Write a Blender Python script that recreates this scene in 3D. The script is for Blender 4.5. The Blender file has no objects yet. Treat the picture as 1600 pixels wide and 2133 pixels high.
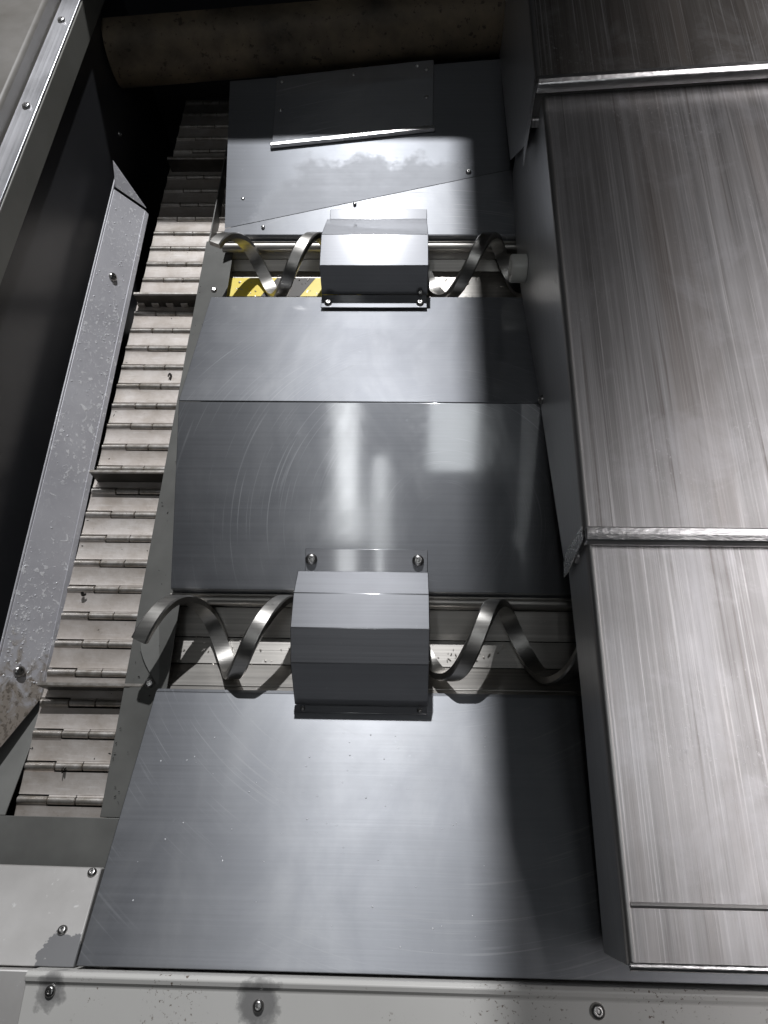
import bpy, bmesh, math, random
from mathutils import Vector, Matrix
random.seed(7)
scene = bpy.context.scene
COL = scene.collection

# ------------------------------------------------------------------ camera
cam_d = bpy.data.cameras.new('camera')
cam = bpy.data.objects.new('camera', cam_d); COL.objects.link(cam)
cam_d.sensor_fit = 'HORIZONTAL'; cam_d.sensor_width = 36.0
cam_d.lens = 36.0 * 1390.0 / 1600.0
cam_d.clip_start = 0.01; cam_d.clip_end = 60
dn = Vector((30, 684, 1390)).normalized()
yv = Vector((65, -2826, 1390)); yv = (yv - dn * yv.dot(dn)).normalized()
zv = -dn; xv = yv.cross(zv)
def c2w(v): return Vector((xv.dot(v), yv.dot(v), zv.dot(v)))
rt, up, fw = c2w(Vector((1, 0, 0))), -c2w(Vector((0, 1, 0))), c2w(Vector((0, 0, 1)))
M = Matrix(((rt.x, up.x, -fw.x, 0), (rt.y, up.y, -fw.y, 0), (rt.z, up.z, -fw.z, 0.9), (0, 0, 0, 1)))
cam.matrix_world = M
scene.camera = cam

# ------------------------------------------------------------------ world and lamps
world = bpy.data.worlds.new('World'); scene.world = world; world.use_nodes = True
bg = world.node_tree.nodes['Background']
bg.inputs[0].default_value = (0.85, 0.93, 1.0, 1); bg.inputs[1].default_value = 0.010

def area(name, loc, target, sx, sy, power, col=(1, 1, 1), roll=None):
    l = bpy.data.lights.new(name, 'AREA'); l.shape = 'RECTANGLE'; l.size = sx; l.size_y = sy
    l.energy = power; l.color = col
    o = bpy.data.objects.new(name, l); COL.objects.link(o)
    o.location = loc
    d = Vector(target) - Vector(loc)
    o.rotation_euler = d.to_track_quat('-Z', 'Y').to_euler()
    return o
def spot(name, loc, target, power, cone, blend, radius, col):
    l = bpy.data.lights.new(name, 'SPOT'); l.energy = power; l.color = col
    l.spot_size = math.radians(cone); l.spot_blend = blend; l.shadow_soft_size = radius
    o = bpy.data.objects.new(name, l); COL.objects.link(o); o.location = loc
    o.rotation_euler = (Vector(target) - Vector(loc)).to_track_quat('-Z', 'Y').to_euler()
    return o
spot('work_lamp', (-0.18, 2.75, 2.60), (-0.05, 0.40, 0.0), 350, 62, 0.7, 0.030, (0.97, 0.98, 1.0))
sp_ = area('cover_fill_panel', (1.80, 0.95, 1.9), (1.80, 0.90, 0.2), 1.5, 4.0, 64.0, (1.0, 0.97, 0.98))  # added soft fill, narrowed to brighten mainly the covers
sp_.data.spread = math.radians(72)
area('ceiling_lamp', (-0.29, -0.15, 2.5), (-0.29, 0.1, 0), 0.10, 1.3, 1.8, (0.95, 0.98, 1.0))
area('ceiling_lamp', (0.26, 0.09, 2.5), (0.26, 0.2, 0), 0.25, 0.56, 0.85, (0.92, 0.97, 1.0))
area('ceiling_lamp', (-0.115, -0.55, 2.5), (-0.115, 0.0, 0), 0.020, 0.9, 0.55, (0.95, 0.98, 1.0))

vs = scene.view_settings
vs.view_transform = 'Standard'; vs.look = 'None'; vs.exposure = 0.25; vs.gamma = 1.0
vs.use_curve_mapping = False

# ------------------------------------------------------------------ material helpers
def new_mat(name):
    m = bpy.data.materials.new(name); m.use_nodes = True
    nt = m.node_tree; b = nt.nodes['Principled BSDF']
    return m, nt, b
def N(nt, t, **kw):
    n = nt.nodes.new(t)
    for k, v in kw.items(): setattr(n, k, v)
    return n
def coords(nt, scale=(1, 1, 1), loc=(0, 0, 0), rot=(0, 0, 0)):
    g = N(nt, 'ShaderNodeNewGeometry'); mp = N(nt, 'ShaderNodeMapping')
    mp.inputs['Scale'].default_value = scale; mp.inputs['Location'].default_value = loc
    mp.inputs['Rotation'].default_value = rot
    nt.links.new(g.outputs['Position'], mp.inputs['Vector'])
    return mp.outputs[0]
def noise(nt, vec, scale=1, detail=3, rough=0.5, dist=0.0):
    n = N(nt, 'ShaderNodeTexNoise'); n.inputs['Scale'].default_value = scale
    n.inputs['Detail'].default_value = detail; n.inputs['Roughness'].default_value = rough
    n.inputs['Distortion'].default_value = dist
    nt.links.new(vec, n.inputs['Vector']); return n.outputs['Fac']
def ramp(nt, fac, stops):
    r = N(nt, 'ShaderNodeValToRGB'); e = r.color_ramp.elements
    while len(e) > 1: e.remove(e[0])
    e[0].position = stops[0][0]; c = stops[0][1]
    e[0].color = (c, c, c, 1) if not isinstance(c, tuple) else (*c, 1)
    for p, c in stops[1:]:
        k = e.new(p); k.color = (c, c, c, 1) if not isinstance(c, tuple) else (*c, 1)
    nt.links.new(fac, r.inputs['Fac']); return r.outputs['Color']
def math_(nt, op, a, b=None, clamp=False):
    n = N(nt, 'ShaderNodeMath', operation=op); n.use_clamp = clamp
    for i, v in enumerate((a, b)):
        if v is None: continue
        if isinstance(v, (int, float)): n.inputs[i].default_value = v
        else: nt.links.new(v, n.inputs[i])
    return n.outputs[0]
def mixc(nt, fac, a, b, mode='MIX'):
    n = N(nt, 'ShaderNodeMix', data_type='RGBA', blend_type=mode)
    for s, v in ((n.inputs['Factor'], fac), (n.inputs[6], a), (n.inputs[7], b)):
        if isinstance(v, (int, float)): s.default_value = v
        elif isinstance(v, tuple): s.default_value = (*v, 1)
        else: nt.links.new(v, s)
    return n.outputs[2]
def bump(nt, b, h, strength=0.1, dist=0.001):
    n = N(nt, 'ShaderNodeBump'); n.inputs['Strength'].default_value = strength
    n.inputs['Distance'].default_value = dist
    nt.links.new(h, n.inputs['Height']); nt.links.new(n.outputs[0], b.inputs['Normal'])
def setp(b, **kw):
    for k, v in kw.items(): b.inputs[k].default_value = v
def tangent(nt, b, amount):
    t = N(nt, 'ShaderNodeTangent', direction_type='UV_MAP'); t.uv_map = 'UVMap'
    nt.links.new(t.outputs[0], b.inputs['Tangent']); b.inputs['Anisotropic'].default_value = amount
L = lambda nt, a, b: nt.links.new(a, b)

def steel(name, base, rough, aniso=0.6, along='X', streak=0.12, scratch=0.25, smudge=0.10, metal=1.0, coat=0.0, wavy=0.0):
    """brushed stainless sheet; the brush lines run along one world axis"""
    m, nt, b = new_mat(name)
    sc = {'X': (2.0, 260, 260), 'Y': (260, 2.0, 260)}[along]
    fine = noise(nt, coords(nt, sc), 1, 4, 0.6)
    blot = noise(nt, coords(nt, (1, 1, 1)), 7, 5, 0.6)
    spots = noise(nt, coords(nt, (1, 1, 1)), 90, 3, 0.6)
    f1 = ramp(nt, fine, [(0.25, 1 - streak), (0.75, 1 + 0.0)])
    col = mixc(nt, 1.0, base, f1, 'MULTIPLY')
    col = mixc(nt, ramp(nt, spots, [(0.70, 0.0), (0.78, 0.35)]), col, tuple(min(1, x * 1.35) for x in base))
    L(nt, col, b.inputs['Base Color'])
    r = math_(nt, 'ADD', math_(nt, 'MULTIPLY', blot, smudge * 2), rough - smudge)
    r = math_(nt, 'ADD', r, math_(nt, 'MULTIPLY', fine, 0.08))
    L(nt, r, b.inputs['Roughness'])
    setp(b, Metallic=metal)
    if wavy:
        n1 = N(nt, 'ShaderNodeBump'); n1.inputs['Strength'].default_value = wavy; n1.inputs['Distance'].default_value = 0.012
        L(nt, noise(nt, coords(nt, (1.0, 1.0, 1.0), (3, 8, 0)), 5.5, 2, 0.45), n1.inputs['Height'])
        n2 = N(nt, 'ShaderNodeBump'); n2.inputs['Strength'].default_value = scratch; n2.inputs['Distance'].default_value = 0.0004
        L(nt, fine, n2.inputs['Height']); L(nt, n1.outputs[0], n2.inputs['Normal']); L(nt, n2.outputs[0], b.inputs['Normal'])
    else: bump(nt, b, fine, scratch, 0.0004)
    if coat:
        b.inputs['Coat Weight'].default_value = coat; b.inputs['Coat IOR'].default_value = 2.4
        L(nt, math_(nt, 'ADD', 0.03, math_(nt, 'MULTIPLY', blot, 0.10)), b.inputs['Coat Roughness'])
    tangent(nt, b, aniso)
    return m

MAT = {}
# ---- floor sheets: brushed stainless with curved wipe scratches
def floor_steel(nm='brushed_floor_steel', coat=1.0, extra=0.0):
    m = steel(nm, (0.255, 0.263, 0.282), 0.50, 0.72, 'X', 0.14, 0.22, 0.06, 0.96, coat, 0.045)
    nt = m.node_tree; b = nt.nodes['Principled BSDF']
    # wipe arcs: rings round a point left of the sheet, broken by noise
    g = N(nt, 'ShaderNodeNewGeometry')
    dd = N(nt, 'ShaderNodeVectorMath', operation='DISTANCE'); dd.inputs[1].default_value = (0.06, 0.42, 0.0)
    L(nt, g.outputs['Position'], dd.inputs[0])
    cx = N(nt, 'ShaderNodeCombineXYZ')
    L(nt, math_(nt, 'MULTIPLY', dd.outputs['Value'], 420), cx.inputs[0])
    sep = N(nt, 'ShaderNodeSeparateXYZ'); L(nt, g.outputs['Position'], sep.inputs[0])
    L(nt, math_(nt, 'MULTIPLY', sep.outputs[0], 7), cx.inputs[1]); L(nt, math_(nt, 'MULTIPLY', sep.outputs[1], 7), cx.inputs[2])
    smear = noise(nt, coords(nt, (1.0, 0.55, 1.0), (2, 5, 1)), 7.0, 6, 0.62, 1.2)
    drip = noise(nt, coords(nt, (26, 2.2, 1), (1, 2, 0)), 1, 4, 0.6)
    sm = math_(nt, 'MULTIPLY', ramp(nt, smear, [(0.40, 0.0), (0.66, 1.0)]), ramp(nt, drip, [(0.35, 0.45), (0.65, 1.0)]))
    old = b.inputs['Base Color'].links[0].from_socket
    L(nt, mixc(nt, math_(nt, 'MULTIPLY', sm, 0.34), old, (0.40, 0.405, 0.415)), b.inputs['Base Color'])
    oldc = b.inputs['Coat Roughness'].links[0].from_socket
    L(nt, math_(nt, 'ADD', math_(nt, 'ADD', oldc, extra), math_(nt, 'MULTIPLY', sm, 0.10)), b.inputs['Coat Roughness'])
    arcs = ramp(nt, noise(nt, cx.outputs[0], 1, 2, 0.5), [(0.60, 0.0), (0.72, 1.0)])
    zone = ramp(nt, noise(nt, coords(nt), 5.5, 2), [(0.42, 0.0), (0.62, 1.0)])
    a = math_(nt, 'MULTIPLY', arcs, zone)
    old = b.inputs['Base Color'].links[0].from_socket
    L(nt, mixc(nt, math_(nt, 'MULTIPLY', a, 0.42), old, (0.58, 0.59, 0.61)), b.inputs['Base Color'])
    oldr = b.inputs['Roughness'].links[0].from_socket
    L(nt, math_(nt, 'ADD', oldr, math_(nt, 'MULTIPLY', a, 0.12)), b.inputs['Roughness'])
    return m
MAT['floor'] = floor_steel()
MAT['floor_scuffed'] = floor_steel('scuffed_floor_steel', 0.06, 0.22)
MAT['hood'] = steel('hood_steel', (0.205, 0.209, 0.222), 0.46, 0.75, 'X', 0.20, 0.30, 0.05, 0.92, 0.5, 0.06)
MAT['trough'] = steel('trough_steel', (0.60, 0.575, 0.54), 0.42, 0.2, 'X', 0.35, 0.4, 0.12)
MAT['coil'] = steel('auger_steel', (0.50, 0.485, 0.46), 0.30, 0.0, 'X', 0.25, 0.3, 0.12)
MAT['alu'] = steel('bright_aluminium', (0.72, 0.72, 0.75), 0.36, 0.2, 'Y', 0.25, 0.4, 0.15)
def wet_alu():
    m, nt, b = new_mat('spotted_aluminium')
    n1 = noise(nt, coords(nt), 10, 4, 0.6); n2 = noise(nt, coords(nt, (1.0, 0.8, 1)), 150, 3, 0.6); n3 = noise(nt, coords(nt, (1, 1, 1), (5, 3, 0)), 6, 3, 0.6)
    n4 = noise(nt, coords(nt, (1, 1, 1), (1, 7, 0)), 55, 4, 0.6, 0.8)
    c = mixc(nt, ramp(nt, n1, [(0.3, 0.0), (0.7, 1.0)]), (0.50, 0.495, 0.53), (0.64, 0.635, 0.67))
    spot_ = math_(nt, 'MULTIPLY', ramp(nt, n2, [(0.57, 0.0), (0.63, 1.0)]), ramp(nt, n3, [(0.40, 0.15), (0.58, 1.0)]))
    blob = ramp(nt, n4, [(0.64, 0.0), (0.68, 0.9)])
    k = math_(nt, 'MAXIMUM', spot_, blob)
    c = mixc(nt, math_(nt, 'MULTIPLY', k, 0.9), c, (0.95, 0.95, 0.97))
    g = N(nt, 'ShaderNodeNewGeometry'); sep = N(nt, 'ShaderNodeSeparateXYZ'); L(nt, g.outputs['Position'], sep.inputs[0])
    rk = ramp(nt, math_(nt, 'ADD', math_(nt, 'MULTIPLY', math_(nt, 'SUBTRACT', 0.20, sep.outputs[1]), 5.0), math_(nt, 'MULTIPLY', math_(nt, 'SUBTRACT', n4, 0.4), 1.6)), [(0.05, 0.0), (0.35, 0.75)])
    c = mixc(nt, rk, c, (0.33, 0.27, 0.20))
    c = mixc(nt, math_(nt, 'MULTIPLY', rk, ramp(nt, n2, [(0.52, 0.0), (0.58, 0.8)])), c, (0.09, 0.07, 0.05))
    L(nt, c, b.inputs['Base Color']); setp(b, Metallic=0.12)
    L(nt, math_(nt, 'SUBTRACT', 0.46, math_(nt, 'MULTIPLY', k, 0.2)), b.inputs['Roughness'])
    bump(nt, b, k, 0.35, 0.0012)
    return m
MAT['wetalu'] = wet_alu()
MAT['bolt'] = steel('bolt_steel', (0.42, 0.41, 0.40), 0.26, 0.0, 'X', 0.15, 0.2, 0.06)

def film_steel():
    """rear slope: sheet steel with a ragged dried-coolant film"""
    m = steel('filmed_floor_steel', (0.235, 0.243, 0.26), 0.50, 0.72, 'X', 0.14, 0.22, 0.06, 0.92, 0.0, 0.10)
    nt = m.node_tree; b = nt.nodes['Principled BSDF']
    g = N(nt, 'ShaderNodeNewGeometry'); sep = N(nt, 'ShaderNodeSeparateXYZ'); L(nt, g.outputs['Position'], sep.inputs[0])
    x, y = sep.outputs[0], sep.outputs[1]
    n1 = noise(nt, coords(nt, (1, 1, 1)), 16, 6, 0.65); n2 = noise(nt, coords(nt, (1, 1, 1), (4, 1, 0)), 45, 5, 0.7)
    nn = math_(nt, 'ADD', math_(nt, 'MULTIPLY', n1, 0.12), math_(nt, 'MULTIPLY', n2, 0.05))
    # upper limit y < 1.155 + 0.02x, left limit slants
    up_ = math_(nt, 'SUBTRACT', math_(nt, 'ADD', 1.235, math_(nt, 'MULTIPLY', x, -0.05)), math_(nt, 'ADD', y, nn))
    lf = math_(nt, 'SUBTRACT', math_(nt, 'ADD', x, 0.40), math_(nt, 'ADD', nn, math_(nt, 'MULTIPLY', math_(nt, 'SUBTRACT', y, 0.98), 0.75)))
    rg = math_(nt, 'SUBTRACT', 0.21, math_(nt, 'ADD', x, nn))
    f = math_(nt, 'MINIMUM', math_(nt, 'MINIMUM', up_, lf), rg)
    k = ramp(nt, math_(nt, 'ADD', math_(nt, 'MULTIPLY', f, 30), 0.2), [(0.0, 0.0), (0.75, 1.0)])
    k = math_(nt, 'MULTIPLY', k, ramp(nt, n2, [(0.2, 0.72), (0.7, 1.0)]))
    old = b.inputs['Base Color'].links[0].from_socket
    L(nt, mixc(nt, math_(nt, 'MULTIPLY', k, 0.85), old, (0.40, 0.41, 0.435)), b.inputs['Base Color'])
    oldr = b.inputs['Roughness'].links[0].from_socket
    L(nt, math_(nt, 'ADD', oldr, math_(nt, 'MULTIPLY', k, 0.16)), b.inputs['Roughness'])
    L(nt, math_(nt, 'SUBTRACT', 1.0, math_(nt, 'MULTIPLY', k, 0.45)), b.inputs['Metallic'])
    return m
MAT['film'] = film_steel()

def cover_steel(name, seed, tint=((0.33, 0.318, 0.315), (0.66, 0.648, 0.655))):
    m, nt, b = new_mat(name)
    off = (seed * 3.1, seed * 1.7, 0)
    s1 = noise(nt, coords(nt, (58, 1.1, 1), off), 1, 6, 0.7)      # broad streaks along Y
    s2 = noise(nt, coords(nt, (430, 2.4, 1), off), 1, 4, 0.65)   # fine scratches
    s3 = noise(nt, coords(nt, (150, 1.8, 1), off), 1, 3, 0.6)
    blot = noise(nt, coords(nt, (1, 1, 1), off), 5, 5, 0.65)
    sp = noise(nt, coords(nt, (1, 0.6, 1), off), 230, 4, 0.7)
    patch = noise(nt, coords(nt, (1, 0.7, 1), off), 6.5, 2, 0.5)
    base = mixc(nt, ramp(nt, s1, [(0.30, 0.0), (0.70, 1.0)]), tint[0], tint[1])
    base = mixc(nt, ramp(nt, s2, [(0.54, 0.0), (0.70, 0.8)]), base, (0.82, 0.805, 0.81))
    base = mixc(nt, ramp(nt, s3, [(0.28, 0.7), (0.41, 0.0)]), base, (0.20, 0.175, 0.16))
    base = mixc(nt, ramp(nt, blot, [(0.45, 0.0), (0.75, 0.35)]), base, (0.34, 0.315, 0.30))
    speck = math_(nt, 'MULTIPLY', ramp(nt, sp, [(0.60, 0.0), (0.68, 1.0)]), ramp(nt, patch, [(0.44, 0.0), (0.58, 0.7)]))
    base = mixc(nt, speck, base, (0.82, 0.81, 0.82))
    brn = noise(nt, coords(nt, (13, 0.7, 1), off), 1, 4, 0.6)
    base = mixc(nt, ramp(nt, brn, [(0.50, 0.0), (0.70, 0.55)]), base, (0.36, 0.305, 0.27))
    cloud = noise(nt, coords(nt, (1.0, 0.8, 1), off), 11, 6, 0.68, 0.6)
    base = mixc(nt, ramp(nt, cloud, [(0.50, 0.0), (0.68, 0.45)]), base, (0.70, 0.69, 0.71))
    L(nt, base, b.inputs['Base Color'])
    r = math_(nt, 'ADD', math_(nt, 'MULTIPLY', s1, 0.18), math_(nt, 'MULTIPLY', blot, 0.22))
    L(nt, math_(nt, 'ADD', r, 0.24), b.inputs['Roughness'])
    setp(b, Metallic=0.88)
    h = math_(nt, 'ADD', math_(nt, 'MULTIPLY', s2, 0.6), math_(nt, 'ADD', s1, math_(nt, 'MULTIPLY', speck, 0.6)))
    bump(nt, b, h, 0.28, 0.0010)
    tangent(nt, b, 0.35)
    return m
MAT['cover_a'] = cover_steel('worn_cover_steel', 0.0)
MAT['cover_b'] = cover_steel('worn_cover_steel_second', 2.3)
MAT['cover_c_shaded'] = cover_steel('worn_cover_steel_shaded', 5.1, ((0.26, 0.235, 0.215), (0.40, 0.38, 0.36)))  # darker tint stands in for shade on the uppermost section
MAT['skirt'] = steel('skirt_steel', (0.62, 0.62, 0.63), 0.36, 0.3, 'Y', 0.15, 0.2, 0.12, 0.7)
MAT['edge'] = steel('rolled_edge_steel', (0.60, 0.58, 0.57), 0.40, 0.0, 'Y', 0.12, 0.0, 0.08)
MAT['lip'] = steel('polished_lip_steel', (0.86, 0.85, 0.85), 0.26, 0.2, 'X', 0.35, 0.5, 0.12, 1.0, 0.0, 0.0)
_nt = MAT['lip'].node_tree; _b = _nt.nodes['Principled BSDF']
bump(_nt, _b, noise(_nt, coords(_nt, (0.6, 1, 1)), 150, 4, 0.65), 0.55, 0.0012)

def belt_mat():
    m, nt, b = new_mat('worn_belt_steel')
    n1 = noise(nt, coords(nt), 26, 6, 0.7); n2 = noise(nt, coords(nt), 160, 4, 0.7); n3 = noise(nt, coords(nt, (30, 260, 1)), 1, 3)
    c = mixc(nt, ramp(nt, n1, [(0.35, 0.0), (0.65, 1.0)]), (0.47, 0.42, 0.375), (0.60, 0.56, 0.53))
    c = mixc(nt, ramp(nt, n2, [(0.62, 0.0), (0.75, 0.6)]), c, (0.28, 0.24, 0.20))
    c = mixc(nt, ramp(nt, n3, [(0.55, 0.0), (0.75, 0.4)]), c, (0.74, 0.72, 0.70))
    oi_ = N(nt, 'ShaderNodeObjectInfo')
    c = mixc(nt, ramp(nt, oi_.outputs['Random'], [(0.0, 0.30), (0.5, 0.0), (1.0, 0.22)]), c, (0.27, 0.22, 0.185))
    L(nt, c, b.inputs['Base Color']); setp(b, Metallic=0.45)
    L(nt, math_(nt, 'ADD', 0.33, math_(nt, 'MULTIPLY', n1, 0.3)), b.inputs['Roughness'])
    bump(nt, b, math_(nt, 'ADD', n1, n2), 0.25, 0.0008)
    return m
MAT['belt'] = belt_mat()
def hinge_mat():
    m, nt, b = new_mat('rubbed_hinge_steel')
    n1 = noise(nt, coords(nt), 60, 5, 0.7); n2 = noise(nt, coords(nt), 300, 3, 0.6)
    c = mixc(nt, ramp(nt, n1, [(0.35, 0.0), (0.65, 1.0)]), (0.42, 0.38, 0.33), (0.66, 0.63, 0.60))
    c = mixc(nt, ramp(nt, n2, [(0.62, 0.0), (0.72, 0.7)]), c, (0.25, 0.20, 0.15))
    L(nt, c, b.inputs['Base Color']); setp(b, Metallic=0.8)
    L(nt, math_(nt, 'ADD', 0.26, math_(nt, 'MULTIPLY', n1, 0.25)), b.inputs['Roughness'])
    return m
MAT['hinge'] = hinge_mat()
def simple(name, c1, c2, rough, metal, scale=14, bmp=0.15, r_var=0.15, speck=None):
    m, nt, b = new_mat(name)
    n1 = noise(nt, coords(nt), scale, 5, 0.6); n2 = noise(nt, coords(nt, (1, 1, 1), (3, 2, 1)), scale * 9, 4, 0.65)
    c = mixc(nt, ramp(nt, n1, [(0.3, 0.0), (0.7, 1.0)]), c1, c2)
    if speck: c = mixc(nt, ramp(nt, n2, [(speck[1], 0.0), (speck[1] + 0.06, 0.8)]), c, speck[0])
    L(nt, c, b.inputs['Base Color']); setp(b, Metallic=metal)
    L(nt, math_(nt, 'ADD', rough - r_var / 2, math_(nt, 'MULTIPLY', n1, r_var)), b.inputs['Roughness'])
    bump(nt, b, math_(nt, 'ADD', n1, math_(nt, 'MULTIPLY', n2, 0.4)), bmp, 0.001)
    return m
MAT['frame'] = simple('grey_frame_paint', (0.125, 0.125, 0.118), (0.175, 0.175, 0.165), 0.5, 0.15, 12, 0.12)
MAT['wall'] = simple('dark_wall_paint', (0.036, 0.037, 0.041), (0.055, 0.056, 0.061), 0.34, 0.0, 5, 0.05)
MAT['black'] = simple('oily_black_steel', (0.018, 0.017, 0.016), (0.035, 0.032, 0.028), 0.4, 0.3, 20, 0.2)
MAT['beam'] = simple('rusty_beam', (0.06, 0.05, 0.038), (0.27, 0.21, 0.14), 0.6, 0.2, 9, 0.4, 0.2, ((0.035, 0.025, 0.018), 0.60))
MAT['sill'] = simple('grey_sill_paint', (0.17, 0.168, 0.15), (0.22, 0.217, 0.20), 0.5, 0.0, 8, 0.1)
MAT['panel'] = simple('beige_panel_paint', (0.15, 0.14, 0.125), (0.24, 0.228, 0.215), 0.45, 0.0, 9, 0.1)
MAT['slab'] = simple('grey_slab', (0.42, 0.405, 0.39), (0.55, 0.535, 0.52), 0.42, 0.2, 10, 0.15, 0.2, ((0.72, 0.71, 0.70), 0.66))
def slab_mat():
    m = MAT['slab']; nt = m.node_tree; b = nt.nodes['Principled BSDF']
    g = N(nt, 'ShaderNodeNewGeometry'); d = N(nt, 'ShaderNodeVectorMath', operation='DISTANCE'); d.inputs[1].default_value = (-0.352, -0.120, 0.074)
    mp = N(nt, 'ShaderNodeMapping'); mp.inputs['Location'].default_value = (0, 0, 0); L(nt, g.outputs['Position'], d.inputs[0])
    w = noise(nt, coords(nt), 55, 4, 0.65)
    k = ramp(nt, math_(nt, 'MULTIPLY', math_(nt, 'SUBTRACT', 0.050, math_(nt, 'ADD', d.outputs['Value'], math_(nt, 'MULTIPLY', w, 0.050))), 300), [(0.0, 0.0), (0.5, 1.0)])
    old = b.inputs['Base Color'].links[0].from_socket
    L(nt, mixc(nt, k, old, (0.20, 0.20, 0.205)), b.inputs['Base Color'])
slab_mat()
MAT['pale'] = simple('brightened_bush', (0.78, 0.77, 0.70), (0.86, 0.85, 0.80), 0.35, 0.0, 30, 0.05)  # pale colour makes up for light the shaded bush lacks
MAT['cleat'] = simple('shaded_cleat_steel', (0.05, 0.046, 0.04), (0.10, 0.092, 0.08), 0.42, 0.4, 30, 0.2)  # dark tone puts the cleats' shadow side into the colour
MAT['yellow'] = simple('yellow_tape', (0.90, 0.68, 0.05), (0.95, 0.80, 0.18), 0.4, 0.0, 20, 0.1)
MAT['tape_black'] = simple('black_tape', (0.04, 0.035, 0.03), (0.07, 0.06, 0.05), 0.5, 0.0, 20, 0.1)
MAT['wiper'] = simple('rubber_wiper', (0.10, 0.098, 0.095), (0.16, 0.155, 0.15), 0.5, 0.0, 30, 0.3)
def water():
    m, nt, b = new_mat('coolant_drop')
    setp(b, **{'Base Color': (0.80, 0.81, 0.84, 1), 'Roughness': 0.12, 'Metallic': 0.2, 'IOR': 1.36})  # whitish base colour paints in the sparkle of the drops
    return m
MAT['drop'] = water()
RAIL_BOLTS = [(-0.345, -0.141), (-0.136, -0.148), (0.195, -0.144)]
def rail_mat():
    m, nt, b = new_mat('cream_rail_paint')
    g = N(nt, 'ShaderNodeNewGeometry')
    n1 = noise(nt, coords(nt), 9, 4); n2 = noise(nt, coords(nt), 240, 4, 0.65); n3 = noise(nt, coords(nt, (1, 1, 1), (2, 0, 1)), 14, 3)
    wob = noise(nt, coords(nt), 45, 4, 0.6)
    c = mixc(nt, n1, (0.58, 0.567, 0.54), (0.70, 0.687, 0.66))
    sp = math_(nt, 'MULTIPLY', ramp(nt, n2, [(0.60, 0.0), (0.66, 1.0)]), ramp(nt, n3, [(0.47, 0.0), (0.58, 1.0)]))
    c = mixc(nt, sp, c, (0.16, 0.12, 0.09))
    worn = None
    for (x, y), r in zip(RAIL_BOLTS, (0.026, 0.032, 0.004)):
        d = N(nt, 'ShaderNodeVectorMath', operation='DISTANCE'); d.inputs[1].default_value = (x, y + 0.001, 0.1)
        L(nt, g.outputs['Position'], d.inputs[0])
        v = math_(nt, 'SUBTRACT', r + 0.010, math_(nt, 'ADD', d.outputs['Value'], math_(nt, 'MULTIPLY', wob, 0.034)))
        worn = v if worn is None else math_(nt, 'MAXIMUM', worn, v)
    wk = ramp(nt, math_(nt, 'MULTIPLY', worn, 90), [(0.0, 0.0), (0.3, 0.6), (0.9, 1.0)])
    c = mixc(nt, wk, c, (0.25, 0.245, 0.24))
    L(nt, c, b.inputs['Base Color'])
    L(nt, math_(nt, 'SUBTRACT', 0.45, math_(nt, 'MULTIPLY', wk, 0.22)), b.inputs['Roughness'])
    bump(nt, b, math_(nt, 'SUBTRACT', n1, math_(nt, 'ADD', sp, wk)), 0.3, 0.0008)
    return m
MAT['rail'] = rail_mat()

# ------------------------------------------------------------------ mesh helpers
def finish(o, bevel=0.0, seg=2, smooth=True, uv='xy', sharp=14):
    me = o.data
    ul = me.uv_layers.new(name='UVMap')
    for p in me.polygons:          # the u axis runs across the brush lines
        nx, ny, nz = abs(p.normal.x), abs(p.normal.y), abs(p.normal.z)
        for li in p.loop_indices:
            co = me.vertices[me.loops[li].vertex_index].co
            if nz >= nx and nz >= ny: q = (co.y, co.x)
            elif ny >= nx: q = (co.z, co.x)
            else: q = (co.z, co.y)
            if uv == 'yx': q = (q[1], q[0]) if not (nx > ny and nx > nz) else q
            ul.data[li].uv = q
    if bevel:
        md = o.modifiers.new('bevel', 'BEVEL'); md.width = bevel; md.segments = seg
        md.limit_method = 'ANGLE'; md.angle_limit = math.radians(25); md.harden_normals = False
    if smooth:
        for p in me.polygons: p.use_smooth = True
        try: me.set_sharp_from_angle(angle=math.radians(sharp))
        except Exception: pass
    return o
def link(name, me, mat, parent=None):
    o = bpy.data.objects.new(name, me); COL.objects.link(o)
    if mat: 
        me.materials.clear(); me.materials.append(MAT[mat] if isinstance(mat, str) else mat)
    if parent: 
        o.parent = parent
        if o.parent.type == 'EMPTY' or True: o.matrix_parent_inverse = Matrix.Identity(4)
    return o
def pyd(name, verts, faces, mat, parent=None, bevel=0.0, uv='xy', smooth=True, seg=2):
    bm = bmesh.new()
    vv = [bm.verts.new(v) for v in verts]
    for f in faces: bm.faces.new([vv[i] for i in f])
    bmesh.ops.recalc_face_normals(bm, faces=bm.faces)
    me = bpy.data.meshes.new(name); bm.to_mesh(me); bm.free()
    return finish(link(name, me, mat, parent), bevel, seg, smooth, uv)
def prism(name, ring, vec, mat, parent=None, bevel=0.0, uv='xy'):
    """closed polygon ring swept by vec"""
    n = len(ring); v = [Vector(p) for p in ring]; w = [p + Vector(vec) for p in v]
    faces = [list(range(n))[::-1], list(range(n, 2 * n))] + [[i, (i + 1) % n, n + (i + 1) % n, n + i] for i in range(n)]
    return pyd(name, v + w, faces, mat, parent, bevel, uv)
def slab(name, poly, down, mat, parent=None, bevel=0.0006, uv='xy'):
    return prism(name, poly, down, mat, parent, bevel, uv)
def box(name, lo, hi, mat, parent=None, bevel=0.001, uv='xy'):
    x0, y0, z0 = lo; x1, y1, z1 = hi
    return prism(name, [(x0, y0, z0), (x1, y0, z0), (x1, y1, z0), (x0, y1, z0)], (0, 0, z1 - z0), mat, parent, bevel, uv)
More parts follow.
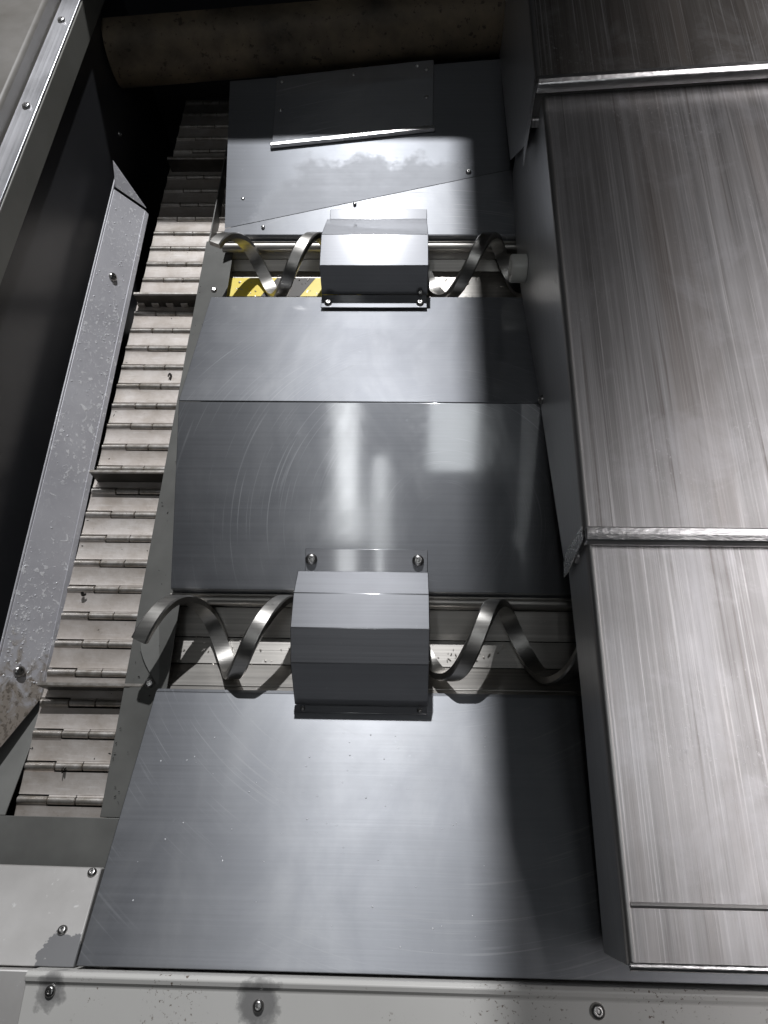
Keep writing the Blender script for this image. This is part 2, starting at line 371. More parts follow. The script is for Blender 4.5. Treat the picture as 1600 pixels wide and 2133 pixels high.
def strip(name, prof, x0, x1, t, mat, parent=None, bevel=0.0008, uv='xy'):
    """bent sheet: (y, z) profile swept along X, thickness t below it"""
    P = [Vector((0, y, z)) for y, z in prof]; off = []
    for i, p in enumerate(P):
        a = (P[i] - P[i - 1]).normalized() if i else None
        b = (P[i + 1] - P[i]).normalized() if i < len(P) - 1 else None
        na = Vector((0, -a.z, a.y)) if a else None; nb = Vector((0, -b.z, b.y)) if b else None
        n = na if nb is None else nb if na is None else (na + nb).normalized()
        if n.z < -0.2: n = n
        s = 1.0 if (na is None or nb is None) else 1 / max(0.5, n.dot(na))
        off.append(p - n * t * s)
    if sum((P[i + 1].y - P[i].y) for i in range(len(P) - 1)) < 0:
        off = [2 * p - q for p, q in zip(P, off)]
    ring = [(x0, p.y, p.z) for p in P] + [(x0, p.y, p.z) for p in reversed(off)]
    return prism(name, ring, (x1 - x0, 0, 0), mat, parent, bevel, uv)
def empty(name, loc, label=None, cat=None, group=None):
    o = bpy.data.objects.new(name, None); COL.objects.link(o); o.location = loc; o.empty_display_size = 0.02
    if label: tag(o, label, cat, group)
    return o
def tag(o, label, cat, group=None):
    o['label'] = label; o['category'] = cat
    if group: o['group'] = group
    return o
def rel(o):
    """child built in world coordinates: keep it in place under its parent"""
    bpy.context.view_layer.update()
    o.matrix_parent_inverse = o.parent.matrix_world.inverted(); return o
def lathe_mesh(name, prof, n=20):
    """(r, z) profile turned round Z"""
    bm = bmesh.new(); rings = []
    for r, z in prof:
        if r < 1e-6: rings.append([bm.verts.new((0, 0, z))])
        else: rings.append([bm.verts.new((r * math.cos(2 * math.pi * i / n), r * math.sin(2 * math.pi * i / n), z)) for i in range(n)])
    for a, b in zip(rings, rings[1:]):
        for i in range(n):
            q = [a[i % len(a)], a[(i + 1) % len(a)], b[(i + 1) % len(b)], b[i % len(b)]]
            u = []
            for v in q:
                if v not in u: u.append(v)
            if len(u) > 2: bm.faces.new(u)
    bmesh.ops.recalc_face_normals(bm, faces=bm.faces)
    me = bpy.data.meshes.new(name); bm.to_mesh(me); bm.free()
    return me
def aim(normal):
    return Vector(normal).normalized().to_track_quat('Z', 'Y').to_euler()
BTN = [(0.0, 0.0028), (0.0020, 0.0026), (0.0024, 0.0044), (0.0036, 0.0046), (0.0056, 0.0036), (0.0066, 0.0016), (0.0068, 0.0), (0.0068, -0.001)]
DOME = [(0.0, 0.0018), (0.0016, 0.0016), (0.0027, 0.0009), (0.0033, 0.0), (0.0033, -0.0006)]
_mesh = {}
def screw(name, loc, normal, parent, kind='btn', s=1.0, mat='bolt'):
    key = (kind, mat)
    if key not in _mesh:
        me = lathe_mesh(name, {'btn': BTN, 'dome': DOME}[kind]); me.materials.append(MAT[mat])
        for p in me.polygons: p.use_smooth = True
        me.uv_layers.new(name='UVMap')
        me.set_sharp_from_angle(angle=math.radians(40)); _mesh[key] = me
    o = bpy.data.objects.new(name, _mesh[key]); COL.objects.link(o)
    o.location = Vector(loc) - (parent.location if parent else Vector()); o.rotation_euler = aim(normal); o.scale = (s, s, s)
    if parent: o.parent = parent
    return o

def sub(lo, parent_loc):
    return Vector(lo) - Vector(parent_loc)

# ================================================================== the setting
def setting(o): o['kind'] = 'structure'; return o
XL, XR = -0.33, 0.60
setting(box('machine_bed', (-0.75, -0.60, -0.24), (0.9, 2.6, -0.20), 'black'))
# dark side wall and the dark back of the enclosure
setting(prism('wall_left', [(-0.575, -0.6, -0.2), (-0.575, -0.6, 0.205), (-0.60, -0.6, 0.205), (-0.60, -0.6, -0.2)], (0, 3.1, 0), 'wall', None, 0.001))
setting(box('wall_back', (-0.75, 1.52, -0.2), (0.9, 1.56, 0.60), 'wall'))

# ================================================================== floor sheets
def zA(y): return (y - 0.317) * (0.096 / 0.257)
def zB(y): return 0.096 - (y - 0.574) * (0.053 / 0.258)
def zN(y): return 0.085 - (y + 0.122) * (0.097 / 0.300)

near = strip('front_slope_sheet', [(-0.1238, 0.060), (-0.1228, 0.0845), (-0.119, 0.0842), (0.174, zN(0.174)), (0.179, -0.016), (0.1795, -0.030)], XL, XR, 0.002, 'floor_scuffed')
tag(near, 'large brushed steel floor sheet in the foreground, sloping down to the nearer auger', 'floor sheet')

ridge = empty('ridge_cover', (0, 0.574, 0.0), 'brushed steel ridge cover between the two augers, creased across its middle', 'cover')
o = strip('front_slope', [(0.3165, -0.022), (0.3170, -0.001), (0.321, zA(0.321)), (0.5735, 0.0958)], XL, XR, 0.002, 'floor', ridge); rel(o)
o = strip('rear_slope', [(0.5745, 0.0968), (0.828, zB(0.828)), (0.8315, 0.040), (0.832, 0.024)], XL, XR, 0.002, 'floor', ridge); rel(o)

rear = empty('rear_slope_sheet', (0, 0.982, 0.0), 'steel floor sheet beyond the farther auger, with diagonal fold and ragged coolant film', 'floor sheet')
A = (XL, 0.984, 0.0375); B = (XR, 0.984, 0.0375)
D1 = (XL + 0.002, 0.996, 0.041); D2 = (0.16, 1.115, 0.062); D3 = (XR, 1.22, 0.075)
T1 = (XL - 0.02, 1.347, 0.094); T2 = (XR, 1.458, 0.098)
lowp = [A, B, D3, D2, D1]
o = slab('lower_facet', lowp, (0, 0, -0.002), 'floor_scuffed', rear); rel(o)
o = strip('trough_lip', [(0.9815, 0.012), (0.982, 0.034), (0.9835, 0.0372)], XL, XR, 0.0018, 'floor', rear); rel(o)
D1u = (D1[0], D1[1], D1[2] + 0.0007); D2u = (D2[0], D2[1], D2[2] + 0.0007); D3u = (D3[0], D3[1], D3[2] + 0.0007)
o = slab('upper_facet', [D1u, D2u, D3u, T2, T1], (0, 0, -0.0005), 'film', rear, 0.0); rel(o)
def zU(x, y):     # upper facet height
    a = Vector(D1u); b = Vector(D2u); c = Vector(T1); n = (b - a).cross(c - a)
    return a.z - (n.x * (x - a.x) + n.y * (y - a.y)) / n.z
nU = (Vector(D2u) - Vector(D1u)).cross(Vector(T1) - Vector(D1u)).normalized()
# riveted patch with its folded lower lip
pc = [(-0.254, 1.180), (0.052, 1.216), (0.055, 1.392), (-0.256, 1.353)]
o = slab('patch_plate', [(x, y, zU(x, y) + 0.0032) for x, y in pc], (0, 0, -0.003), 'floor', rear, 0.0006); rel(o)
patch = o
a, b = Vector((-0.256, 1.176, zU(-0.256, 1.176))), Vector((0.056, 1.213, zU(0.056, 1.213)))
dirv = (b - a).normalized(); side = Vector((-dirv.y, dirv.x, 0))
ring = [a + Vector((0, 0, 0.0005)), a + Vector((0, 0, 0.0075)), a + side * 0.0075 + Vector((0, 0, 0.0095)), a + side * 0.010 + Vector((0, 0, 0.004))]
o = prism('patch_lip', ring, b - a, 'lip', rear, 0.0012); rel(o)
for x, y in [(-0.245, 1.340), (-0.104, 1.357), (0.022, 1.376), (0.040, 1.366), (-0.243, 1.268), (0.040, 1.296), (-0.102, 1.200), (0.040, 1.222), (-0.245, 1.185)]:
    screw('rivet', (x, y, zU(x, y) + 0.0032), nU, rear, 'dome', 1.15, 'lip')
screw('screw', (0.118, 1.118, zU(0.118, 1.118)), nU, rear, 'btn', 0.75)
for x, y in [(-0.092, 1.049), (-0.258, 0.999), (-0.300, 1.062)]:
    screw('rivet', (x, y, zU(x, y)), nU, rear, 'dome', 1.0, 'lip')

# ================================================================== auger troughs, augers and hoods
def trough(y0, y1, z, label, ub=0.62, k=0.8):
    t = empty('auger_trough', (0, (y0 + y1) / 2, z - 0.08), label, 'trough', 'troughs under the augers')
    w = y1 - y0
    f = lambda u: y0 + u * w
    pts = [(f(0.0), z - 0.030), (f(0.06), z - 0.036), (f(0.33), z - 0.078 * k), (f(ub), z - 0.080 * k), (f(0.92), z - 0.046), (f(0.985), z - 0.034), (f(0.99), z - 0.012)]
    names = ['front_lip', 'front_wall', 'bottom_plate', 'rear_slope', 'rear_wall', 'rear_lip']
    for n, a, b in zip(names, pts, pts[1:]):
        o = strip(n, [(a[0] + 0.0004, a[1]), (b[0] - 0.0004, b[1])], XL - 0.004, XR, 0.003, 'trough', t, 0.0006); rel(o)
    # pipe-like stiffener under the rear lip
    me = lathe_mesh('stiffener_rod', [(0, 0), (0.0085, 0), (0.0085, 0.93), (0, 0.93)], 16)
    o = link('stiffener_rod', me, 'trough', t); finish(o, sharp=35); o.rotation_euler = (0, math.radians(90), 0)
    o.location = sub((XL - 0.004, f(0.945), z - 0.022), t.location)
    return t
trough(0.1795, 0.3165, 0.0, 'faceted steel trough holding the nearer auger')
tr2 = trough(0.832, 0.9815, 0.040, 'faceted steel trough holding the farther auger', 0.80, 0.74)

def helix(name, xs, xe, xphase, yc, zc, r, pitch, label):
    """flat ribbon wound round X; near extreme (y-) at x = xphase, climbing over the top as x grows"""
    bm = bmesh.new(); rows = []
    w, th = 0.0215, 0.0100
    n = int((xe - xs) / pitch * 56)
    beta = math.atan2(pitch, 2 * math.pi * r)
    for i in range(n + 1):
        x = xs + (xe - xs) * i / n; t = 2 * math.pi * (x - xphase) / pitch
        rad = Vector((0, -math.cos(t), math.sin(t)))
        tan = Vector((pitch / (2 * math.pi), r * math.sin(t), r * math.cos(t))).normalized()
        bi = tan.cross(rad).normalized()
        c = Vector((x, yc, zc)) + rad * (r + 0.0014 * math.sin(1.3 * t) + 0.0008 * math.sin(3.7 * t))
        row = []
        for u, v in ((-.5, -.5), (-.5, .32), (-.40, .5), (.40, .5), (.5, .32), (.5, -.5)):
            row.append(bm.verts.new(c + bi * (u * w) + rad * (v * th)))
        rows.append(row)
    k = len(rows[0])
    for a, b in zip(rows, rows[1:]):
        for j in range(k): bm.faces.new((a[j], a[(j + 1) % k], b[(j + 1) % k], b[j]))
    bm.faces.new(rows[0]); bm.faces.new(rows[-1][::-1])
    bmesh.ops.recalc_face_normals(bm, faces=bm.faces)
    me = bpy.data.meshes.new(name); bm.to_mesh(me); bm.free()
    o = link(name, me, 'coil'); finish(o, 0, uv='yx', sharp=30)
    tag(o, label, 'auger', 'spiral augers in the troughs')
    return o
helix('spiral_auger', -0.343, 0.50, 0.068, 0.2500, -0.0040, 0.0520, 0.146, 'shaftless spiral auger in the nearer trough, its left end overhanging the conveyor frame')
helix('spiral_auger', -0.322, 0.50, -0.208, 0.9050, 0.0370, 0.0510, 0.150, 'shaftless spiral auger in the farther trough, above the yellow striped tape')

def hood(prof, x0, x1, label, screws, dn_, group='hoods bridging the augers'):
    h = empty('auger_hood', ((x0 + x1) / 2, prof[0][0], prof[0][1]), label, 'hood', group)
    o = strip('bent_sheet', prof[1:-1], x0, x1, 0.0018, 'hood', h, 0.0016); rel(o)
    o = strip('rear_flange', [prof[0], (prof[1][0] + 0.0004, prof[1][1])], x0 + 0.002, x1 + 0.001, 0.0018, 'hood', h, 0.0007); rel(o)
    o = strip('front_flange', [(prof[-2][0] - 0.0004, prof[-2][1]), prof[-1]], x0, x1 - 0.001, 0.0018, 'hood', h, 0.0007); rel(o)
    for x, y, z, nrm, s in screws: screw('screw', (x, y, z), nrm, h, 'btn', s)
    return h
nA = (0, -0.35, 0.936); nB = (0, 0.2, 0.98); nN = (0, 0.307, 0.95)
hood([(0.3715, 0.0238), (0.3405, 0.0122), (0.323, 0.061), (0.285, 0.0815), (0.238, 0.0835), (0.199, 0.060), (0.1585, -0.0022), (0.1480, 0.0012)], -0.139, 0.0365,
     'bent steel hood bridging the nearer auger, two large screws on its rear flange',
     [(-0.128, 0.357, 0.0184, nA, 1.25), (0.024, 0.357, 0.0184, nA, 1.25), (-0.128, 0.1535, -0.0006, nN, 0.5), (0.026, 0.1535, -0.0006, nN, 0.5)], 0)
hood([(1.034, 0.0505), (1.0120, 0.0470), (0.990, 0.066), (0.900, 0.1120), (0.8375, 0.1045), (0.8215, 0.0560), (0.792, 0.0575)], -0.138, 0.0395,
     'bent steel hood bridging the farther auger, two small screws on its front flange',
     [(-0.126, 0.802, 0.057, (0, 0.05, 1), 0.95), (0.027, 0.802, 0.057, (0, 0.05, 1), 0.95), (0.027, 0.818, 0.064, (0, -.5, .8), 0.6)], 0)

# yellow and black tape in the farther trough (on its front wall)
tp = empty('hazard_tape', (-0.24, 0.875, -0.01), 'yellow and black striped tape at the left end of the farther trough', 'tape')
def tapep(u, v): return Vector((u, 0.8885 + 0.046 * v, -0.0168 - 0.0008 * v))
for nm, q in (('yellow_stripe', [(-0.330, 0), (-0.262, 0), (-0.236, 1), (-0.330, 1)]), ('black_stripe', [(-0.2615, 0), (-0.190, 0), (-0.164, 1), (-0.2355, 1)]),
              ('yellow_stripe', [(-0.1895, 0), (-0.118, 0), (-0.092, 1), (-0.1635, 1)])):
    o = slab(nm, [tapep(*p) for p in q], (0, 0, -0.0006), 'yellow' if nm[0] == 'y' else 'tape_black', tp, 0.0); rel(o)

# ================================================================== chip conveyor
PITCH = 0.0420; BX0, BX1, BZ = -0.505, -0.352, -0.052
conv = empty('chip_conveyor', (-0.43, 0.0, -0.10), 'hinged steel belt conveyor running along the left side, with upright cleats', 'conveyor')
def mesh_only(o):
    me = o.data; bpy.data.objects.remove(o); return me
# one slat: shallow dished plate
sl = []
ys = [0.0070, 0.010, 0.021, 0.032, 0.0350]
zs = [0.0014, 0.0008, 0.0004, 0.0008, 0.0014]
ring = [(0, y, z) for y, z in zip(ys, zs)] + [(0, y, z - 0.003) for y, z in zip(reversed(ys), reversed(zs))]
slat_me = mesh_only(prism('slat', ring, (BX1 - BX0, 0, 0), 'belt', None, 0, 'xy'))
W = BX1 - BX0
cuts = [0.0, 0.272, 0.518, 0.765, 1.0]
kn_me = []
for i in range(4):
    l = (cuts[i + 1] - cuts[i]) * W - 0.0011
    prof = [(0.0, 0.0), (0.0042, 0.0), (0.0052, 0.0008), (0.0052, l - 0.0008), (0.0042, l), (0.0, l)]
    me = lathe_mesh('hinge_knuckle', prof, 12); me.uv_layers.new(name='UVMap')
    for p in me.polygons: p.use_smooth = True
    me.set_sharp_from_angle(angle=math.radians(40)); me.materials.append(MAT['hinge']); kn_me.append(me)
tab_me = []
for i in range(4):
    l = (cuts[i + 1] - cuts[i]) * W - 0.0011
    d = -1 if i in (0, 3) else 1
    tab_me.append(mesh_only(prism('hinge_tab', [(0, d * 0.0046, 0.0022), (0, d * 0.0088, -0.0003), (0, d * 0.0098, -0.0030), (0, d * 0.0040, -0.0020)], (l, 0, 0), 'belt', None, 0)))
CLEATS = {3: 'plain', 11: 'plain', 20: 'slotted', 29: 'plain'}
cleat_me = mesh_only(prism('cleat', [(0, 0.0175, -0.003), (0, 0.0165, 0.030), (0, 0.0185, 0.0315), (0, 0.0205, 0.0312), (0, 0.0210, -0.003)], (W - 0.006, 0, 0), 'cleat', None, 0.0006))
edge_me = mesh_only(prism('cleat_edge', [(0, 0.0158, 0.0318), (0, 0.0208, 0.0318), (0, 0.0208, 0.0342), (0, 0.0172, 0.0342)], (W - 0.006, 0, 0), 'hinge', None, 0.0))  # bright strip stands in for the cleat's lit top edge
for k in range(-2, 36):
    y = -0.003 + 0.041 + (k) * PITCH
    s = bpy.data.objects.new('slat', slat_me); COL.objects.link(s); s.parent = conv
    dz = random.uniform(-0.0006, 0.0006)
    s.location = sub((BX0, y, BZ + dz), conv.location)
    s.rotation_euler = (random.uniform(-0.02, 0.02), random.uniform(-0.004, 0.004), random.uniform(-0.004, 0.004))
    for i in range(4):
        q = bpy.data.objects.new('hinge_knuckle', kn_me[i]); COL.objects.link(q); q.parent = s
        q.location = (cuts[i] * W + random.uniform(0, 0.0006), 0, 0.0002); q.rotation_euler = (0, math.radians(90), 0)
        q = bpy.data.objects.new('hinge_tab', tab_me[i]); COL.objects.link(q); q.parent = s
        q.location = (cuts[i] * W, 0, 0.0)
    if k in CLEATS:
        c = bpy.data.objects.new('cleat', cleat_me); COL.objects.link(c); c.parent = s; c.location = (0.006, 0, 0)
        c = bpy.data.objects.new('cleat_edge', edge_me); COL.objects.link(c); c.parent = s; c.location = (0.006, 0, 0)
        if CLEATS[k] == 'slotted':
            for j in range(5):
                t = box('cleat_tooth', (0.004 + j * 0.0275, 0.0150, 0.0), (0.0175 + j * 0.0275, 0.0262, 0.011), 'belt', s, 0.0012)
cb = box('chain_bed', (-0.515, -0.02, -0.125), (-0.352, 1.75, -0.075), 'black', conv, 0.001); rel(cb)
lc = empty('x', (0, 0, 0)); bpy.data.objects.remove(lc)

fr = empty('conveyor_frame', (-0.44, 0.0, -0.03), 'grey sheet frame around the conveyor slot, rounded where the augers empty', 'frame')
ZF = -0.022
o = slab('side_strip', [(-0.3785, 0.0185, ZF), (-0.318, 0.0185, ZF), (-0.318, 1.02, ZF + 0.03), (-0.3785, 1.02, ZF + 0.012)], (0, 0, -0.002), 'frame', fr, 0.0006); rel(o)
o = slab('front_strip', [(-0.70, -0.20, ZF), (-0.318, -0.20, ZF), (-0.318, 0.0180, ZF), (-0.70, 0.0180, ZF)], (0, 0, -0.002), 'frame', fr, 0.0006); rel(o)
o = slab('outer_strip', [(-0.70, 0.0185, ZF), (-0.5005, 0.0185, ZF), (-0.5085, 0.168, -0.0735), (-0.70, 0.168, -0.0735)], (0, 0, -0.002), 'frame', fr, 0.0006); rel(o)
o = slab('slot_wall', [(-0.3785, 0.0185, ZF - 0.0025), (-0.3785, 1.75, ZF + 0.006), (-0.3785, 1.75, -0.074), (-0.3785, 0.0185, -0.074)], (0.002, 0, 0), 'frame', fr, 0.0); rel(o)
# rounded outlet cheeks beside each trough
for yc, zc, r in ((0.248, -0.0200, 0.066),):
    pts = [(-0.331 - 0.034 * math.sin(math.pi * i / 14), yc - r + 2 * r * i / 14, zc + 0.0012 + 0.006 * math.sin(math.pi * i / 14)) for i in range(15)]
    o = slab('outlet_cheek', pts, (0, 0, -0.002), 'frame', fr, 0.0006); rel(o)
for (x, y, z, s) in ((-0.343, 0.186, -0.018, 1.0), (-0.338, 0.872, 0.015, 0.8)):
    screw('screw', (x, y, z), (0.2, -0.1, 1), fr, 'btn', s)

# pale slab in the front left corner
sb = slab('front_corner_plate', [(-0.66, -0.1255, 0.072), (-0.3350, -0.1255, 0.078), (-0.3455, -0.036, 0.026), (-0.66, -0.034, 0.020)], (0, 0, -0.012), 'slab', None, 0.0015)
tag(sb, 'pale grey plate in the front left corner, with a wet stain and a small screw', 'plate')
s1 = screw('screw', (-0.362, -0.095, 0.0598), (0, 0.5, 1), None, 'btn', 0.8)
s1.parent = sb; s1.matrix_parent_inverse = Matrix.Identity(4)
s2 = screw('screw', (-0.354, -0.041, 0.0290), (0, 0.5, 1), None, 'btn', 0.8); s2.parent = sb

# ================================================================== left guide, wall and door sill
gd = empty('chip_guide', (-0.53, 0.6, 0.0), 'bright aluminium guide strip along the left edge of the conveyor, spotted with coolant', 'guide strip')
def gtop(y): return Vector((-0.5450, y, 0.0055 + 0.0475 * (y - 0.2) / 0.86))
def gbot(y): return Vector((-0.5120, y, -0.0560 + 0.0480 * (y - 0.2) / 0.92))
gp = [gtop(0.06), gtop(1.085), gbot(1.105), gbot(0.165), gbot(0.165).lerp(gtop(0.06), 0.55) + Vector((0, -0.005, 0))]
gn = (gtop(1.0) - gtop(0.2)).cross(gbot(0.2) - gtop(0.2)); gn = gn.normalized(); gn = gn if gn.z > 0 else -gn
o = slab('guide_face', gp, -gn * 0.0025, 'wetalu', gd, 0.0008, 'yx'); rel(o)
h0, h1 = gbot(0.167), gbot(1.104)
o = slab('guide_hem', [h0 + Vector((0.0006, 0, 0.0006)), h1 + Vector((0.0006, 0, 0.0006)), h1 + Vector((0.0045, 0, -0.009)), h0 + Vector((0.0045, 0, -0.009))], Vector((-0.0022, 0, -0.0012)), 'wetalu', gd, 0.0006, 'yx'); rel(o)
e0, e1 = gtop(1.089), gbot(1.109)
o = slab('end_tab', [e0 + gn * 0.002, e1 + gn * 0.002, e0 + Vector((0.001, 0.035, 0.030))], Vector((0, 0.002, -0.001)), 'wetalu', gd, 0.0004); rel(o)
o = slab('upturned_edge', [gtop(0.06) + Vector((-0.0006, 0, 0.0004)), gtop(1.12) + Vector((-0.0006, 0, 0.0004)), gtop(1.12) + Vector((-0.0012, 0, 0.0035)), gtop(0.06) + Vector((-0.0012, 0, 0.0035))], Vector((-0.002, 0, 0)), 'wetalu', gd, 0.0005, 'yx'); rel(o)
for y, u in ((0.905, 0.50), (0.200, 0.44)):
    p = gtop(y).lerp(gbot(y), u); screw('screw', p, gn, gd, 'btn', 1.25)

sill = empty('door_sill', (-0.6, 0.9, 0.2), 'grey door sill at upper left, capped with a worn aluminium strip', 'sill')
o = prism('sill_face', [(-0.569, -0.6, 0.207), (-0.569, -0.6, 0.2555), (-0.80, -0.6, 0.2555), (-0.80, -0.6, 0.207)], (0, 3.1, 0), 'sill', sill, 0.0015); rel(o)
o = slab('sill_strip', [(-0.5705, 0.77, 0.2595), (-0.5705, 2.4, 0.2595), (-0.604, 2.4, 0.2595), (-0.604, 0.77, 0.2595)], (0, 0, -0.0035), 'alu', sill, 0.0012, 'yx'); rel(o)
o = box('outer_panel', (-0.95, -0.5, 0.250), (-0.607, 2.4, 0.285), 'panel', sill, 0.006); rel(o)
o = box('latch_block', (-0.600, 0.752, 0.2558), (-0.580, 0.768, 0.262), 'beam', sill, 0.001); rel(o)
for y in (1.243, 1.010): screw('screw', (-0.588, y, 0.2595), (0, 0, 1), sill, 'btn', 1.0, 'lip')
sw = screw('wall_screw', (-0.5748, 1.262, 0.042), (1, 0, 0), None, 'btn', 0.8)
tag(sw, 'small dark screw head alone on the black left wall above the guide strip', 'screw')

# ================================================================== rusty beam at the back
bd = Vector((0.93, 0.111, 0.004)).normalized(); bs = Vector((-bd.y, bd.x, 0))
b0 = Vector((-0.570, 1.327, 0.0)); 
ring = [b0 + bs * (0.055 - 0.055 * math.sin(math.pi * i / 16)) + Vector((0, 0, 0.130 - 0.062 * math.cos(math.pi * i / 16))) for i in range(17)]
bm_o = prism('rear_beam', ring, bd * 0.80, 'beam', None, 0.0)
finish_angle = bm_o.data.set_sharp_from_angle(angle=math.radians(30))
tag(bm_o, 'dark rust-stained steel beam across the back above the riveted patch', 'beam')

# ================================================================== telescopic way covers
def cover(name, label, x0, x1, ys_, zs_, skirt, mat, lip_drop, skew=0.0, front_open=False):
    """top sheet from (ys_[0], zs_[0]) to (ys_[1], zs_[1]); skirt = list of (y, z) for its lower edge; skew = dy/dx of the front edge"""
    c = empty(name, (x0, ys_[0], zs_[0] - lip_drop), label, 'way cover', 'telescopic covers on the right')
    y0, y1 = ys_; z0, z1 = zs_; w = x1 - x0; dy = skew * w
    sl_ = (z1 - z0) / (y1 - y0)
    top = [(x0 + 0.006, y0, z0), (x1, y0 + dy, z0 + sl_ * dy), (x1, y1, z1), (x0 + 0.006, y1, z1)]
    o = slab('top_sheet', top, (0, 0, -0.003), mat, c, 0.0012, 'yx'); rel(o)
    sk = [(x0, y0, z0 - 0.0062), (x0, y1, z1 - 0.0062)] + [(x0, y, z) for y, z in reversed(skirt)]
    o = slab('side_skirt', sk, (0.0025, 0, 0), 'skirt', c, 0.0008); rel(o)
    # rolled edge between top and skirt
    me = lathe_mesh('rolled_edge', [(0, 0), (0.0062, 0), (0.0062, 1), (0, 1)], 24)
    o = link('rolled_edge', me, 'edge', c); finish(o, sharp=35)
    a, b = Vector((x0 + 0.0060, y0 + 0.001, z0 - 0.0060)), Vector((x0 + 0.0060, y1, z1 - 0.0060))
    o.location = a - c.location; o.rotation_euler = (b - a).to_track_quat('Z', 'Y').to_euler(); o.scale = (1, 1, (b - a).length)
    return c, dy, sl_
nc, _, _ = cover('way_cover', 'lowest way cover section in the foreground, worn pale steel top', 0.205, 0.85, (-0.096, 0.42), (0.188, 0.226),
      [(-0.096, 0.108), (0.158, 0.128), (0.42, 0.132)], 'cover_a', 0.09)
o = slab('front_face', [(0.2055, -0.0965, 0.1865), (0.85, -0.0965, 0.1865), (0.85, -0.0965, 0.108), (0.2055, -0.0965, 0.108)], (0, 0.0025, 0), 'skirt', nc, 0.0008); rel(o)
me = lathe_mesh('front_edge', [(0, 0), (0.0042, 0), (0.0042, 0.62), (0, 0.62)], 14)
o = link('front_edge', me, 'lip', nc); finish(o, sharp=35); o.rotation_euler = (0, math.radians(90), 0); o.location = sub((0.207, -0.0955, 0.1850), nc.location)
o = strip('pressed_bead', [(-0.0510, 0.1916), (-0.0485, 0.1928), (-0.0460, 0.1920)], 0.212, 0.85, 0.001, 'edge', nc, 0.0003); rel(o)

def front_lip(c, x0, x1, y0, z0, dy, sl_, drop, nm=('lip_bar', 'wiper_strip', 'wiper_edge')):
    w = Vector((x1 - x0, dy, sl_ * dy))
    a = Vector((x0 + 0.001, y0, z0))
    # rolled nose
    ring = [a + Vector((0, 0.010, 0.0042)), a + Vector((0, 0.001, 0.0038)), a + Vector((0, -0.0055, 0.0005)), a + Vector((0, -0.0075, -0.006)), a + Vector((0, -0.0060, -0.013)), a + Vector((0, 0.001, -0.014)), a + Vector((0, 0.010, -0.0032))]
    ring = [p + Vector((0, 0, 0.0004)) for p in ring]
    o = prism(nm[0], ring, w, 'lip', c, 0.0016); rel(o)
    ring = [a + Vector((0, 0.001, -0.0145)), a + Vector((0, -0.0020, -0.0145)), a + Vector((0, -0.0020, -drop + 0.016)), a + Vector((0, 0.001, -drop + 0.016))]
    o = prism(nm[1], ring, w, 'wiper', c, 0.0005); rel(o)
    ring = [a + Vector((0, 0.002, -drop + 0.0155)), a + Vector((0, -0.0065, -drop + 0.0155)), a + Vector((0, -0.0110, -drop + 0.004)), a + Vector((0, 0.002, -drop + 0.004))]
    o = prism(nm[2], ring, w, 'cover_b' if drop < 0.07 else 'lip', c, 0.0022); rel(o)
mc, dy, s_ = cover('way_cover', 'middle way cover section, long scratched steel top with a bright front lip', 0.200, 0.90, (0.305, 1.12), (0.230, 0.300),
      [(0.305, 0.134), (0.579, 0.092), (0.852, 0.038), (1.12, 0.030)], 'cover_b', 0.1)
front_lip(mc, 0.200, 0.90, 0.303, 0.2295, dy, s_, 0.060)
o = slab('corner_flange', [(0.1985, 0.300, 0.226), (0.1985, 0.316, 0.228), (0.1985, 0.316, 0.140), (0.1985, 0.292, 0.130), (0.1985, 0.291, 0.150)], (0.0012, 0, 0), 'lip', mc, 0.0004); rel(o)
tc, dy, s_ = cover('way_cover', 'uppermost way cover section at top right, dark and streaked', 0.188, 0.95, (0.985, 1.515), (0.308, 0.352),
      [(0.985, 0.21), (1.10, 0.10), (1.515, 0.09)], 'cover_c_shaded', 0.1, skew=0.085)
front_lip(tc, 0.188, 0.95, 0.982, 0.3075, dy, s_, 0.066)
o = slab('corner_flange', [(0.1865, 0.978, 0.304), (0.1865, 0.994, 0.306), (0.1865, 0.990, 0.210), (0.1865, 0.960, 0.190), (0.1865, 0.962, 0.215)], (0.0012, 0, 0), 'lip', tc, 0.0004); rel(o)
screw('screw', (0.1995, 0.572, 0.108), (-1, 0, 0), mc, 'btn', 1.0)

# bearing bush of the farther auger, by the cover skirt
me = lathe_mesh('auger_bush', [(0.0, 0.0), (0.0225, 0.0), (0.0225, 0.022), (0.021, 0.0245), (0.012, 0.0245), (0.011, 0.022), (0.0, 0.022)], 32)
bu = link('auger_bush', me, 'pale'); finish(bu, sharp=35); bu.rotation_euler = (0, math.radians(-90), 0); bu.location = (0.1992, 0.848, 0.088)
tag(bu, 'short bright cylindrical bush on the cover skirt at the right end of the farther trough', 'bush')

# ================================================================== unseen machine head, added overhead so its edge shades the floor's right
hd = prism('unseen_shade_head', [(-0.036, 1.05, 1.30), (0.80, 1.05, 1.30), (0.80, 2.40, 1.30), (-0.036, 2.40, 1.30)], (0, 0, 0.30), 'wall', None, 0.01)
setting(hd)

